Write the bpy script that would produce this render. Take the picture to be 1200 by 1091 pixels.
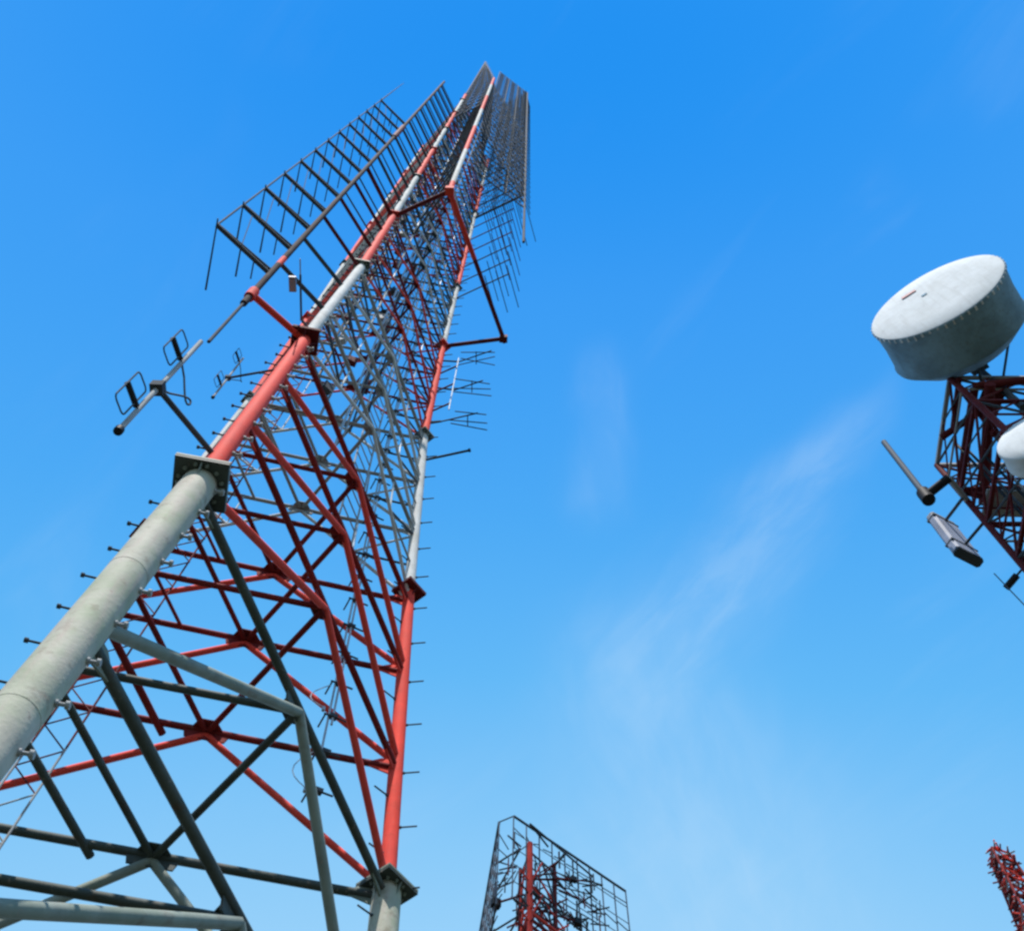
import bpy, math, random
from mathutils import Vector, Matrix
random.seed(7)
SC = bpy.context.scene
for o in list(bpy.data.objects):
    bpy.data.objects.remove(o)

# ------------------------------------------------------------------ camera
EL, ROLL, FPX, EYE = math.radians(67.451), math.radians(2.165), 1350.0, 1.6
FWD = Vector((0, math.cos(EL), math.sin(EL)))
UP0 = Vector((0, -math.sin(EL), math.cos(EL)))
RT0 = Vector((1, 0, 0))
RT = RT0 * math.cos(ROLL) + UP0 * math.sin(ROLL)
UP = -RT0 * math.sin(ROLL) + UP0 * math.cos(ROLL)
cam_data = bpy.data.cameras.new('camera')
cam_data.sensor_fit = 'HORIZONTAL'
cam_data.sensor_width = 36.0
cam_data.lens = 36.0 * FPX / 1200.0
cam_data.clip_end = 20000
cam = bpy.data.objects.new('camera', cam_data)
SC.collection.objects.link(cam)
M4 = Matrix((RT, UP, -FWD)).transposed().to_4x4()
M4.translation = Vector((0, 0, EYE))
cam.matrix_world = M4
SC.camera = cam

# ------------------------------------------------------------------ sky, sun, exposure
SUN_AZ, SUN_EL = math.radians(193), math.radians(63)   # compass azimuth (from +Y, clockwise) and elevation
SKY_GAIN = 5.55
world = bpy.data.worlds.new('World')
SC.world = world
world.use_nodes = True
wt = world.node_tree
wt.nodes.clear()
def wn(t, **k):
    n = wt.nodes.new(t)
    for a, b in k.items():
        setattr(n, a, b)
    return n
wl = wt.links.new
out = wn('ShaderNodeOutputWorld')
bg = wn('ShaderNodeBackground')
sky = wn('ShaderNodeTexSky')
sky.sky_type = 'NISHITA'
sky.sun_disc = False
sky.sun_elevation = SUN_EL
sky.sun_rotation = SUN_AZ
sky.air_density = 1.0
sky.dust_density = 0.6
sky.ozone_density = 2.0
bg.inputs['Strength'].default_value = 0.15
hs = wn('ShaderNodeHueSaturation')
hs.inputs['Saturation'].default_value = 1.45
hs.inputs['Hue'].default_value = 0.494
hs.inputs['Value'].default_value = 1.9
wl(sky.outputs['Color'], hs.inputs['Color'])
# thin cirrus, a function of direction only
tc = wn('ShaderNodeTexCoord')
sep = wn('ShaderNodeSeparateXYZ')
wl(tc.outputs['Generated'], sep.inputs[0])
mz = wn('ShaderNodeMath', operation='MAXIMUM')
wl(sep.outputs['Z'], mz.inputs[0]); mz.inputs[1].default_value = 0.08
dx = wn('ShaderNodeMath', operation='DIVIDE'); wl(sep.outputs['X'], dx.inputs[0]); wl(mz.outputs[0], dx.inputs[1])
dy = wn('ShaderNodeMath', operation='DIVIDE'); wl(sep.outputs['Y'], dy.inputs[0]); wl(mz.outputs[0], dy.inputs[1])
cmb = wn('ShaderNodeCombineXYZ'); wl(dx.outputs[0], cmb.inputs[0]); wl(dy.outputs[0], cmb.inputs[1])
def noise_on(vec, rot, scale, nscale, detail, lo, hi, rough=0.6, dist=0.6, loc=(0, 0, 0)):
    m0 = wn('ShaderNodeMapping')
    m0.inputs['Rotation'].default_value = (0, 0, rot)
    wl(vec, m0.inputs[0])
    mp = wn('ShaderNodeMapping')
    mp.inputs['Scale'].default_value = scale
    mp.inputs['Location'].default_value = loc
    wl(m0.outputs[0], mp.inputs[0])
    n = wn('ShaderNodeTexNoise')
    n.inputs['Scale'].default_value = nscale
    n.inputs['Detail'].default_value = detail
    n.inputs['Roughness'].default_value = rough
    n.inputs['Distortion'].default_value = dist
    wl(mp.outputs[0], n.inputs['Vector'])
    r = wn('ShaderNodeMapRange')
    r.interpolation_type = 'SMOOTHSTEP'
    r.inputs[1].default_value = lo
    r.inputs[2].default_value = hi
    wl(n.outputs['Fac'], r.inputs[0])
    return r.outputs[0]
streak = noise_on(cmb.outputs[0], math.radians(52), (1.0, 3.6, 1), 2.3, 7, 0.48, 0.82, loc=(0.35, 0.2, 0))
patch = noise_on(cmb.outputs[0], 0.3, (1, 1, 1), 1.9, 3, 0.42, 0.68, loc=(1.7, 0.4, 0))
def wmath(op, a, b=None, c=None):
    n = wn('ShaderNodeMath', operation=op)
    for i, v in enumerate((a, b, c)):
        if v is None: continue
        if isinstance(v, (int, float)): n.inputs[i].default_value = v
        else: wl(v, n.inputs[i])
    return n.outputs[0]
def window(v, lo0, lo1, hi0, hi1):
    r1 = wn('ShaderNodeMapRange'); r1.interpolation_type = 'SMOOTHSTEP'
    wl(v, r1.inputs[0]); r1.inputs[1].default_value = lo0; r1.inputs[2].default_value = lo1
    r2 = wn('ShaderNodeMapRange'); r2.interpolation_type = 'SMOOTHSTEP'
    wl(v, r2.inputs[0]); r2.inputs[1].default_value = hi0; r2.inputs[2].default_value = hi1
    return wmath('MULTIPLY', r1.outputs[0], r2.outputs[0])
def wisp(ax, ay, bx, by, w0, w1, rough_lo, rough_hi, nscale):
    # one drawn-out cirrus wisp between two points of the flat cloud layer (offsets per unit height)
    L = math.hypot(bx - ax, by - ay); th = math.atan2(by - ay, bx - ax)
    m = wn('ShaderNodeMapping', vector_type='POINT')
    m.inputs['Rotation'].default_value = (0, 0, -th)
    m.inputs['Location'].default_value = (-(ax * math.cos(th) + ay * math.sin(th)), -(-ax * math.sin(th) + ay * math.cos(th)), 0)
    wl(cmb.outputs[0], m.inputs[0])
    sp = wn('ShaderNodeSeparateXYZ'); wl(m.outputs[0], sp.inputs[0])
    along = window(sp.outputs['X'], -0.25 * L, 0.25 * L, 1.15 * L, 0.75 * L)
    wob = wn('ShaderNodeTexNoise'); wob.inputs['Scale'].default_value = 3.0; wob.inputs['Detail'].default_value = 3
    wl(m.outputs[0], wob.inputs['Vector'])
    v = wmath('ADD', sp.outputs['Y'], wmath('MULTIPLY', wmath('SUBTRACT', wob.outputs['Fac'], 0.5), 0.16))
    wid = wmath('ADD', w0, wmath('MULTIPLY', wmath('DIVIDE', sp.outputs['X'], L), w1 - w0))
    g = wmath('DIVIDE', v, wmath('MAXIMUM', wid, 0.01))
    gs = wmath('POWER', 2.718, wmath('MULTIPLY', wmath('MULTIPLY', g, g), -1.0))
    tex = noise_on(m.outputs[0], 0, (1.0, 3.0, 1), nscale, 7, rough_lo, rough_hi, dist=0.4)
    tex = wmath('ADD', 0.45, wmath('MULTIPLY', tex, 0.55))
    return wmath('MULTIPLY', wmath('MULTIPLY', along, gs), tex)
def flat(px, py):
    d = FWD * FPX + RT * (px - 600) + UP * (545.5 - py)
    return d.x / d.z, d.y / d.z
w_a = wisp(*flat(735, 800), *flat(1035, 465), 0.062, 0.016, 0.36, 0.68, 9.0)
w_b = wisp(*flat(705, 600), *flat(690, 410), 0.018, 0.014, 0.4, 0.7, 9.0)
w_c = wisp(*flat(880, 1160), *flat(745, 740), 0.17, 0.06, 0.33, 0.7, 6.5)
base_c = wmath('MULTIPLY', wmath('MULTIPLY', streak, patch), 0.17)
clouds = wmath('ADD', base_c, wmath('ADD', wmath('MULTIPLY', w_a, 0.27), wmath('ADD', wmath('MULTIPLY', w_b, 0.16), wmath('MULTIPLY', w_c, 0.26))))
amt = wn('ShaderNodeMath', operation='MINIMUM'); wl(clouds, amt.inputs[0]); amt.inputs[1].default_value = 0.8
mix = wn('ShaderNodeMix', data_type='RGBA')
wl(amt.outputs[0], mix.inputs['Factor'])
# clear air: deep blue overhead, paling evenly towards the horizon all the way round
ramp = wn('ShaderNodeValToRGB')
ramp.color_ramp.interpolation = 'LINEAR'
stops = [(0.0, (.62, .76, .90)), (0.25, (.46, .70, .94)), (0.55, (.34, .64, .96)), (0.70, (.335, .66, .965)),
         (0.755, (.262, .605, .957)), (0.84, (.130, .495, .942)), (0.906, (.076, .408, .925)), (0.97, (.043, .335, .915)), (1.0, (.009, .278, .885))]
cr = ramp.color_ramp
while len(cr.elements) < len(stops): cr.elements.new(0.5)
for e, (p, c) in zip(cr.elements, stops):
    e.position = p; e.color = (*c, 1)
def wm(op, a, b=None):
    n = wn('ShaderNodeMath', operation=op)
    for i, v in enumerate((a, b)):
        if v is None: continue
        if isinstance(v, (int, float)): n.inputs[i].default_value = v
        else: wl(v, n.inputs[i])
    return n.outputs[0]
x2 = wm('MULTIPLY', wm('MULTIPLY', sep.outputs['X'], sep.outputs['X']), 0.30)
y2 = wm('MULTIPLY', sep.outputs['Y'], sep.outputs['Y'])
zq = wm('SQRT', wm('MAXIMUM', wm('SUBTRACT', wm('SUBTRACT', 1.0, x2), y2), 0.0))
wl(wm('MINIMUM', zq, wm('MAXIMUM', wm('MULTIPLY', sep.outputs['Z'], 1.35), 0.0)), ramp.inputs[0])
gain = wn('ShaderNodeMix', data_type='RGBA', blend_type='MULTIPLY')
gain.inputs['Factor'].default_value = 1.0
gain.clamp_result = False
wl(ramp.outputs['Color'], gain.inputs['A'])
gain.inputs['B'].default_value = (SKY_GAIN, SKY_GAIN, SKY_GAIN, 1)
pale = wn('ShaderNodeMix', data_type='RGBA')
pale.inputs['Factor'].default_value = 0.96
wl(hs.outputs['Color'], pale.inputs['A'])
wl(gain.outputs['Result'], pale.inputs['B'])
wl(pale.outputs['Result'], mix.inputs['A'])
mix.inputs['B'].default_value = (3.1, 4.3, 5.5, 1)
wl(mix.outputs['Result'], bg.inputs['Color'])
wl(bg.outputs[0], out.inputs['Surface'])

sun_data = bpy.data.lights.new('sun', 'SUN')
sun_data.energy = 5.0
sun_data.angle = math.radians(0.53)
sun_data.color = (1.0, 0.95, 0.88)
sun = bpy.data.objects.new('sun', sun_data)
SC.collection.objects.link(sun)
sd = Vector((math.sin(SUN_AZ) * math.cos(SUN_EL), math.cos(SUN_AZ) * math.cos(SUN_EL), math.sin(SUN_EL)))
sun.rotation_euler = sd.to_track_quat('Z', 'Y').to_euler()
sun.location = sd * 60

SC.render.engine = 'CYCLES'
SC.view_settings.view_transform = 'Standard'
SC.view_settings.look = 'None'
SC.view_settings.exposure = 0.25
SC.view_settings.gamma = 1.0
SC.view_settings.use_curve_mapping = False
SC.cycles.pixel_filter_type = 'BLACKMAN_HARRIS'
SC.cycles.filter_width = 2.6

# ------------------------------------------------------------------ helpers
def at(px, py, z):
    """the point at height z above the eye on the sight line of photo position (px, py)"""
    d = FWD * FPX + RT * (px - 600) + UP * (545.5 - py)
    p = d * (z / d.z)
    return Vector((p.x, p.y, p.z + EYE))

def material(name, base, rough=0.5, metal=0.0, var=0.25, scale=3.0, stain=None, stain_amt=0.5, stain_scale=1.2, bump=0.02, rust=0.0, spec=0.12, drips=None, drip_amt=0.5):
    m = bpy.data.materials.new(name)
    m.use_nodes = True
    nt = m.node_tree
    b = nt.nodes['Principled BSDF']
    b.inputs['Roughness'].default_value = rough
    b.inputs['Metallic'].default_value = metal
    b.inputs['Specular IOR Level'].default_value = spec
    geo = nt.nodes.new('ShaderNodeNewGeometry')
    n = nt.nodes.new('ShaderNodeTexNoise')
    n.inputs['Scale'].default_value = scale
    n.inputs['Detail'].default_value = 6
    nt.links.new(geo.outputs['Position'], n.inputs['Vector'])
    r = nt.nodes.new('ShaderNodeValToRGB')
    c0 = tuple(max(0, c * (1 - var)) for c in base)
    c1 = tuple(min(1, c * (1 + var * 0.6)) for c in base)
    r.color_ramp.elements[0].position = 0.3
    r.color_ramp.elements[1].position = 0.7
    r.color_ramp.elements[0].color = (*c0, 1)
    r.color_ramp.elements[1].color = (*c1, 1)
    nt.links.new(n.outputs['Fac'], r.inputs[0])
    col = r.outputs[0]
    def overlay(col, colour, amt, sc, lo, hi, vec=None):
        n2 = nt.nodes.new('ShaderNodeTexNoise')
        n2.inputs['Scale'].default_value = sc
        n2.inputs['Detail'].default_value = 8
        n2.inputs['Roughness'].default_value = 0.65
        nt.links.new(vec or geo.outputs['Position'], n2.inputs['Vector'])
        mr = nt.nodes.new('ShaderNodeMapRange')
        mr.inputs[1].default_value = lo
        mr.inputs[2].default_value = hi
        mr.inputs[4].default_value = amt
        nt.links.new(n2.outputs['Fac'], mr.inputs[0])
        mx = nt.nodes.new('ShaderNodeMix'); mx.data_type = 'RGBA'
        nt.links.new(mr.outputs[0], mx.inputs['Factor'])
        nt.links.new(col, mx.inputs['A'])
        mx.inputs['B'].default_value = (*colour, 1)
        return mx.outputs['Result']
    if stain:
        col = overlay(col, stain, stain_amt, stain_scale, 0.45, 0.7)
    if rust:
        col = overlay(col, (0.12, 0.05, 0.025), rust, 5.0, 0.55, 0.70)
        col = overlay(col, (0.30, 0.24, 0.20), rust * 1.4, 17.0, 0.62, 0.68)
    if drips:
        mpd = nt.nodes.new('ShaderNodeMapping')
        mpd.inputs['Scale'].default_value = (9, 9, 0.7)
        nt.links.new(geo.outputs['Position'], mpd.inputs[0])
        col = overlay(col, drips, drip_amt, 1.5, 0.50, 0.72, mpd.outputs[0])
    nt.links.new(col, b.inputs['Base Color'])
    if bump:
        bp_ = nt.nodes.new('ShaderNodeBump')
        bp_.inputs['Strength'].default_value = 0.35
        bp_.inputs['Distance'].default_value = bump
        n3 = nt.nodes.new('ShaderNodeTexNoise')
        n3.inputs['Scale'].default_value = scale * 9
        n3.inputs['Detail'].default_value = 4
        nt.links.new(geo.outputs['Position'], n3.inputs['Vector'])
        nt.links.new(n3.outputs['Fac'], bp_.inputs['Height'])
        nt.links.new(bp_.outputs[0], b.inputs['Normal'])
    return m

RED = material('red_paint', (0.82, 0.075, 0.050), 0.75, var=0.14, stain=(0.62, 0.09, 0.075), stain_amt=0.6, rust=0.3, bump=0.004, drips=(0.50, 0.05, 0.045), drip_amt=0.6)
WHITE = material('white_paint', (0.60, 0.61, 0.61), 0.8, var=0.14, stain=(0.45, 0.43, 0.38), stain_amt=0.6, rust=0.4, bump=0.004, drips=(0.40, 0.34, 0.28), drip_amt=0.5)
GREY = material('weathered_galvanised_steel', (0.475, 0.455, 0.385), 0.7, var=0.16, scale=3.4, stain=(0.31, 0.36, 0.24), stain_amt=0.8, stain_scale=2.6, rust=0.5, bump=0.008, drips=(0.46, 0.36, 0.33), drip_amt=0.6)
GREEN = material('grey_green_steel', (0.25, 0.28, 0.245), 0.6, var=0.22, stain=(0.15, 0.19, 0.13), stain_amt=0.6, rust=0.4, bump=0.005)
DARKG = material('shaded_green_steel', (0.085, 0.10, 0.095), 0.6, var=0.3, stain=(0.05, 0.065, 0.05), stain_amt=0.6, rust=0.4, bump=0.005)  # grey-green steel darkened: shade under lower bars and flange plates is in the colour
DARKR = material('dark_shaded_red_paint', (0.24, 0.028, 0.027), 0.75, var=0.3, stain=(0.09, 0.02, 0.025), stain_amt=0.6, rust=0.3, bump=0.004)  # red with underside shade painted in for the level bars; plain dark red elsewhere
STEEL = material('dark_galvanised_steel', (0.075, 0.09, 0.11), 0.85, metal=0.0, var=0.25, rust=0.2, bump=0.0)
UMBER = material('dark_umber_paint', (0.040, 0.022, 0.024), 0.85, var=0.5, stain=(0.10, 0.085, 0.08), stain_amt=0.5, stain_scale=2.5, bump=0.0)
ZINC = material('dull_zinc_wire', (0.125, 0.15, 0.195), 0.85, var=0.25, bump=0.0)
PALE = material('pale_galvanised_steel', (0.36, 0.37, 0.38), 0.75, metal=0.0, var=0.2, rust=0.25, bump=0.0)
BROWN = material('maroon_paint', (0.13, 0.02, 0.023), 0.75, var=0.3, rust=0.4, bump=0.0)
BLACK = material('black_rubber', (0.025, 0.026, 0.03), 0.6, var=0.2, bump=0.0)
RADOME = material('white_radome_fabric', (0.70, 0.72, 0.74), 0.95, var=0.06, scale=6, stain=(0.56, 0.57, 0.57), stain_amt=0.6, stain_scale=1.6, bump=0.004, rust=0.12, drips=(0.52, 0.52, 0.51), drip_amt=0.5)
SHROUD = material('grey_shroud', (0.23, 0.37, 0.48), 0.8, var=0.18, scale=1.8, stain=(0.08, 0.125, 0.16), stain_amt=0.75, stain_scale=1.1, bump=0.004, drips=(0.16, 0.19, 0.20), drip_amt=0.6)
CABLE = material('pale_blue_cable', (0.42, 0.52, 0.62), 0.45, var=0.2, bump=0.0)
PLASTIC = material('grey_plastic', (0.30, 0.33, 0.43), 0.5, var=0.15, bump=0.0)
TUBE = material('blue_grey_plastic', (0.09, 0.115, 0.15), 0.7, var=0.15, bump=0.0)
GRASS = material('grass', (0.045, 0.052, 0.030), 0.9, var=0.5, scale=0.6, stain=(0.085, 0.08, 0.07), stain_amt=0.7, stain_scale=0.15, bump=0.03)
CONC = material('concrete', (0.36, 0.35, 0.33), 0.85, var=0.2, bump=0.01)
MARK = material('faded_red_print', (0.42, 0.16, 0.18), 0.6, var=0.2, bump=0.0)

class Mesh:
    def __init__(s):
        s.v, s.f, s.sm = [], [], []
    def tube(s, p, q, r, n=8, r2=None, caps=True):
        p, q = Vector(p), Vector(q)
        r2 = r if r2 is None else r2
        d = (q - p)
        if d.length < 1e-6: return s
        d.normalize()
        a = d.orthogonal().normalized()
        b = d.cross(a)
        i0 = len(s.v)
        for c, rr in ((p, r), (q, r2)):
            for k in range(n):
                t = 2 * math.pi * k / n
                s.v.append(c + (a * math.cos(t) + b * math.sin(t)) * rr)
        for k in range(n):
            s.f.append((i0 + k, i0 + (k + 1) % n, i0 + n + (k + 1) % n, i0 + n + k)); s.sm.append(n > 5)
        if caps:                                   # own vertices, so that the caps do not bend the side's shading
            i1 = len(s.v)
            s.v.extend([v.copy() for v in s.v[i0:i0 + 2 * n]])
            s.f.append(tuple(i1 + k for k in range(n - 1, -1, -1))); s.sm.append(False)
            s.f.append(tuple(i1 + n + k for k in range(n))); s.sm.append(False)
        return s
    def path(s, pts, r, n=6):
        for a, b in zip(pts[:-1], pts[1:]):
            s.tube(a, b, r, n)
        return s
    def box(s, c, ax, ay, az):
        """box about c with half-axis vectors ax, ay, az"""
        c = Vector(c); i0 = len(s.v)
        for k in (-1, 1):
            for j in (-1, 1):
                for i in (-1, 1):
                    s.v.append(c + ax * i + ay * j + az * k)
        for f in ((0, 2, 3, 1), (4, 5, 7, 6), (0, 1, 5, 4), (2, 6, 7, 3), (0, 4, 6, 2), (1, 3, 7, 5)):
            s.f.append(tuple(i0 + k for k in f)); s.sm.append(False)
        return s
    def plate(s, pts, nrm, t):
        """flat polygon pts thickened by t along nrm"""
        nrm = Vector(nrm).normalized() * t * 0.5
        n = len(pts); i0 = len(s.v)
        for p in pts: s.v.append(Vector(p) - nrm)
        for p in pts: s.v.append(Vector(p) + nrm)
        s.f.append(tuple(i0 + k for k in range(n - 1, -1, -1))); s.sm.append(False)
        s.f.append(tuple(i0 + n + k for k in range(n))); s.sm.append(False)
        for k in range(n):
            s.f.append((i0 + k, i0 + (k + 1) % n, i0 + n + (k + 1) % n, i0 + n + k)); s.sm.append(False)
        return s
    def lathe(s, c, axis, prof, n=48, smooth=True):
        """prof: list of (offset along axis, radius)"""
        c = Vector(c); axis = Vector(axis).normalized()
        a = axis.orthogonal().normalized(); b = axis.cross(a)
        i0 = len(s.v)
        for h, r in prof:
            for k in range(n):
                t = 2 * math.pi * k / n
                s.v.append(c + axis * h + (a * math.cos(t) + b * math.sin(t)) * max(r, 1e-4))
        for j in range(len(prof) - 1):
            for k in range(n):
                s.f.append((i0 + j * n + k, i0 + j * n + (k + 1) % n, i0 + (j + 1) * n + (k + 1) % n, i0 + (j + 1) * n + k)); s.sm.append(smooth)
        return s
    def build(s, name, mat, parent=None, label=None):
        me = bpy.data.meshes.new(name)
        org = parent_origin(parent)
        me.from_pydata([tuple(v - org) for v in s.v], [], s.f)
        me.polygons.foreach_set('use_smooth', s.sm)
        me.materials.append(mat)
        me.update()
        o = bpy.data.objects.new(name, me)
        SC.collection.objects.link(o)
        if parent is not None:
            o.parent = parent
        if label: o['label'] = label
        return o

def parent_origin(p):
    v = Vector((0, 0, 0))
    while p is not None:
        v += p.location
        p = p.parent
    return v

def thing(name, label, cat, loc, group=None):
    o = bpy.data.objects.new(name, None)
    o.empty_display_size = 0.2
    SC.collection.objects.link(o)
    o.location = loc
    o['label'] = label
    o['category'] = cat
    if group: o['group'] = group
    return o

def lerp(a, b, t):
    return a + (b - a) * t

# ------------------------------------------------------------------ ground
g = Mesh()
N = 40
for j in range(N + 1):
    for i in range(N + 1):
        x = (i / N - 0.5) * 2; y = (j / N - 0.5) * 2
        X = math.copysign(abs(x) ** 2.2, x) * 6000; Y = math.copysign(abs(y) ** 2.2, y) * 6000
        g.v.append(Vector((X, Y, 0)))
for j in range(N):
    for i in range(N):
        k = j * (N + 1) + i
        g.f.append((k, k + 1, k + N + 2, k + N + 1)); g.sm.append(True)
go = g.build('ground', GRASS)
go['kind'] = 'structure'

# ------------------------------------------------------------------ the tall tower
def poly(pts):
    def f(z):
        for (z0, a), (z1, b) in zip(pts[:-1], pts[1:]):
            if z <= z1:
                t = (z - z0) / (z1 - z0)
                return Vector((lerp(a[0], b[0], t), lerp(a[1], b[1], t), z + EYE))
        a = pts[-1][1]
        return Vector((a[0], a[1], z + EYE))
    return f
Z0, Z3, Z6, Z9 = 9.53, 15.53, 21.6, 27.77
SECT = 6.1
XTOP = 64.0
ARR_TOP = 91.0
TOP = Z9 + SECT * 5.5
legL = poly([(-EYE, (-2.80, 3.52)), (3.5, (-2.83, 3.87)), (Z0, (-2.81, 4.245)), (Z3, (-2.965, 4.67)), (Z6, (-3.00, 5.02)), (Z9, (-3.07, 5.19))])
legR = poly([(-EYE, (-0.62, 9.28)), (3.5, (-0.87, 9.06)), (Z0, (-1.155, 8.86)), (Z3, (-1.505, 8.61)), (Z6, (-1.79, 8.40)), (Z9, (-1.845, 8.375))])
legB = poly([(-EYE, (-6.75, 8.2)), (3.5, (-6.4, 8.1)), (Z0, (-5.94, 7.97)), (Z3, (-5.45, 7.80)), (Z6, (-5.24, 7.78)), (Z9, (-5.2, 7.80))])
LEGS = (legL, legR, legB)
joints = [-EYE, 3.6, Z0, Z3, Z6, Z9] + [Z9 + SECT * k for k in range(1, 6)] + [TOP]
def paint(z):
    if z < Z0: return GREY
    k = 0 if z < Z3 else 1 if z < Z6 else 2 if z < Z9 else 3 + int((z - Z9) / SECT)
    return RED if k % 2 == 0 else WHITE
def bar_paint(z):  # level bars darker than the diagonals, their underside shade put into the colour
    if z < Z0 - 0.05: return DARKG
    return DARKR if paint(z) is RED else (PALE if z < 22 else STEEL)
def member_paint(z):
    if z < Z0 - 0.05: return GREEN
    return paint(z)
tower = thing('lattice_tower', 'tall red and white three-legged lattice tower standing on thick grey pipe legs', 'tower', legL(-EYE) * (1 / 3) + legR(-EYE) * (1 / 3) + legB(-EYE) * (1 / 3))

centre = lambda z: (legL(z) + legR(z) + legB(z)) / 3
def leg_radius(z):
    if z < Z0: return 0.158
    if z < Z3: return 0.092
    if z < Z6: return 0.088
    if z < Z9: return 0.085
    return 0.078
U = Vector((0, 0, 1))
# legs in flanged sections, each with its flange at the top
for li, leg in enumerate(LEGS):
    for z0, z1 in zip(joints[:-1], joints[1:]):
        zm = (z0 + z1) / 2
        m = Mesh().tube(leg(z0), leg(z1), leg_radius(zm), 28 if z1 < 20 else 14)
        # weld seams round the thick pipes
        lab = 'thick weathered grey lower leg pipe' if zm < Z0 else ('red painted leg pipe' if paint(zm) is RED else 'white painted leg pipe')
        o = m.build('leg', paint(zm), tower, lab)
        if zm < Z0:
            for t in (0.33, 0.66):
                p = lerp(leg(z0), leg(z1), t); d = (leg(z1) - leg(z0)).normalized()
                Mesh().tube(p - d * 0.008, p + d * 0.008, leg_radius(zm) + 0.002, 28).build('weld_seam', GREY, o)
    for z in joints[1:-1]:
        c = leg(z)
        ang = (math.radians(9), math.radians(50), math.radians(-50))[li]
        ax = Vector((math.cos(ang), math.sin(ang), 0)); ay = Vector((-ax.y, ax.x, 0)); az = Vector((0, 0, 1))
        half = 0.245 if abs(z - Z0) < 0.1 or z < Z0 else 0.19 if z < Z3 + 0.1 else 0.15 if z < Z9 + .1 else 0.12
        if li and z < Z0 + .1: half = 0.235
        mat = GREEN if z < Z0 + 0.1 else (BROWN if z < Z3 + .1 else (GREEN if paint(z - 1) is WHITE else RED))
        fm = Mesh()
        fm.box(c + az * 0.02, ax * half, ay * half, az * 0.014)
        fl = fm.build('flange', mat, tower)
        um = Mesh().box(c - az * 0.02, ax * half, ay * half, az * 0.014).build('under_plate', DARKG if mat is GREEN else mat, fl)  # under green flanges the lower plate has its shade painted in
        # bolts and stiffening ribs
        if z < Z9 + 0.1:
            r0 = leg_radius(z - 0.5)
            for k in range(12):
                t = math.pi / 6 * k + 0.26
                rr = half * (0.82 if k % 2 else 0.82)
                p = c + (ax * math.cos(t) + ay * math.sin(t)) * rr
                Mesh().tube(p - az * 0.07, p + az * 0.065, 0.010, 6).tube(p - az * .052, p - az * .034, .021, 6).tube(p + az * .034, p + az * .052, .021, 6).build('bolt', mat, fl)
            for k in range(4):
                d = (ax, ay, -ax, -ay)[k]
                n_ = d.cross(az)
                Mesh().plate([c + d * (r0 - .005) - az * .034, c + d * (half * 0.92) - az * .034, c + d * (r0 - .005) - az * .19], n_, 0.012).build('stiffener', mat, fl)
    # top cap
    Mesh().tube(leg(TOP), leg(TOP) + Vector((0, 0, 0.05)), 0.1, 12).build('end_cap', BROWN, tower)

nodes = [1.1, 3.9, 6.65, 9.40, 11.46, 13.43, 15.25, 17.44, 19.4, 21.42, 23.45, 25.5, 27.6]
z = 27.6
while z + SECT / 3 < TOP - 0.3:
    z += SECT / 3
    nodes.append(z)
def mrad(z):
    return 0.049 if z < 9.6 else 0.043 if z < 15.3 else 0.036 if z < 21.5 else 0.031
FACES = ((legL, legR), (legR, legB), (legB, legL))
mids = {}
for ni, z in enumerate(nodes):
    r = mrad(z)
    mp = []
    for fi, (a, b) in enumerate(FACES):
        pa, pb = a(z), b(z)
        d = (pb - pa).normalized()
        lr = leg_radius(z)
        pm = (pa + pb) / 2
        nrm = d.cross(Vector((0, 0, 1))).normalized()
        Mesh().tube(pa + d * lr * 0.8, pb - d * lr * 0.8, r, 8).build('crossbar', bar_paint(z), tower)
        # gusset plates: at the leg ends and at the node in the middle
        s = 1.0 if z < 15.5 else 0.8 if z < 22 else 0.62
        gm = bar_paint(z)
        if z > -1:
            u = Vector((0, 0, 1))
            Mesh().plate([pm - d * .30 * s + u * .06 * s, pm + d * .30 * s + u * .06 * s, pm + d * .24 * s - u * .16 * s, pm - d * .24 * s - u * .16 * s], nrm, 0.02).build('gusset_plate', gm, tower)
            for (q, e) in ((pa, d), (pb, -d)):
                Mesh().plate([q + e * lr * .9 + u * .13 * s, q + e * (lr + .10 * s) + u * .13 * s, q + e * (lr + .24 * s) + u * .03 * s, q + e * (lr + .24 * s) - u * .05 * s, q + e * lr * .9 - u * .13 * s], nrm, 0.018).build('gusset_plate', member_paint(z), tower)
            inn = (centre(z) - pm).normalized()
            Mesh().plate([pm - d * .19 * s + inn * .03, pm + d * .19 * s + inn * .03, pm + d * .10 * s + inn * .17 * s, pm - d * .10 * s + inn * .17 * s], u, 0.016).build('gusset_plate', gm, tower)
        mp.append(pm)
        # inverted V: from the middle of this crossbar to the feet on the legs one level below
        if ni > 0:
            zb = nodes[ni - 1]
            for q in (a, b):
                foot = q(zb + 0.10)
                e = (pm - foot).normalized()
                zz = (z + zb) / 2
                col = member_paint(zz)
                off = nrm * 0.012
                rr = (r if zz < Z3 else r * .8) if zz > 9.5 else 0.053
                Mesh().tube(foot + e * lr * 1.1 + off, pm - Vector((0, 0, .06 * s)) + off, rr, 8).build('diagonal_brace', col, tower)
        else:
            for q in (a, b):
                Mesh().tube(q(-EYE + .3), pm, 0.055, 8).build('diagonal_brace', GREEN, tower)
    for i in range(3):
        p, q = mp[i], mp[(i + 1) % 3]
        d = (q - p).normalized()
        Mesh().tube(p + d * .05 - Vector((0, 0, .035)), q - d * .05 - Vector((0, 0, .035)), r * 0.85, 8).build('plan_brace', bar_paint(z), tower)
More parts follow.
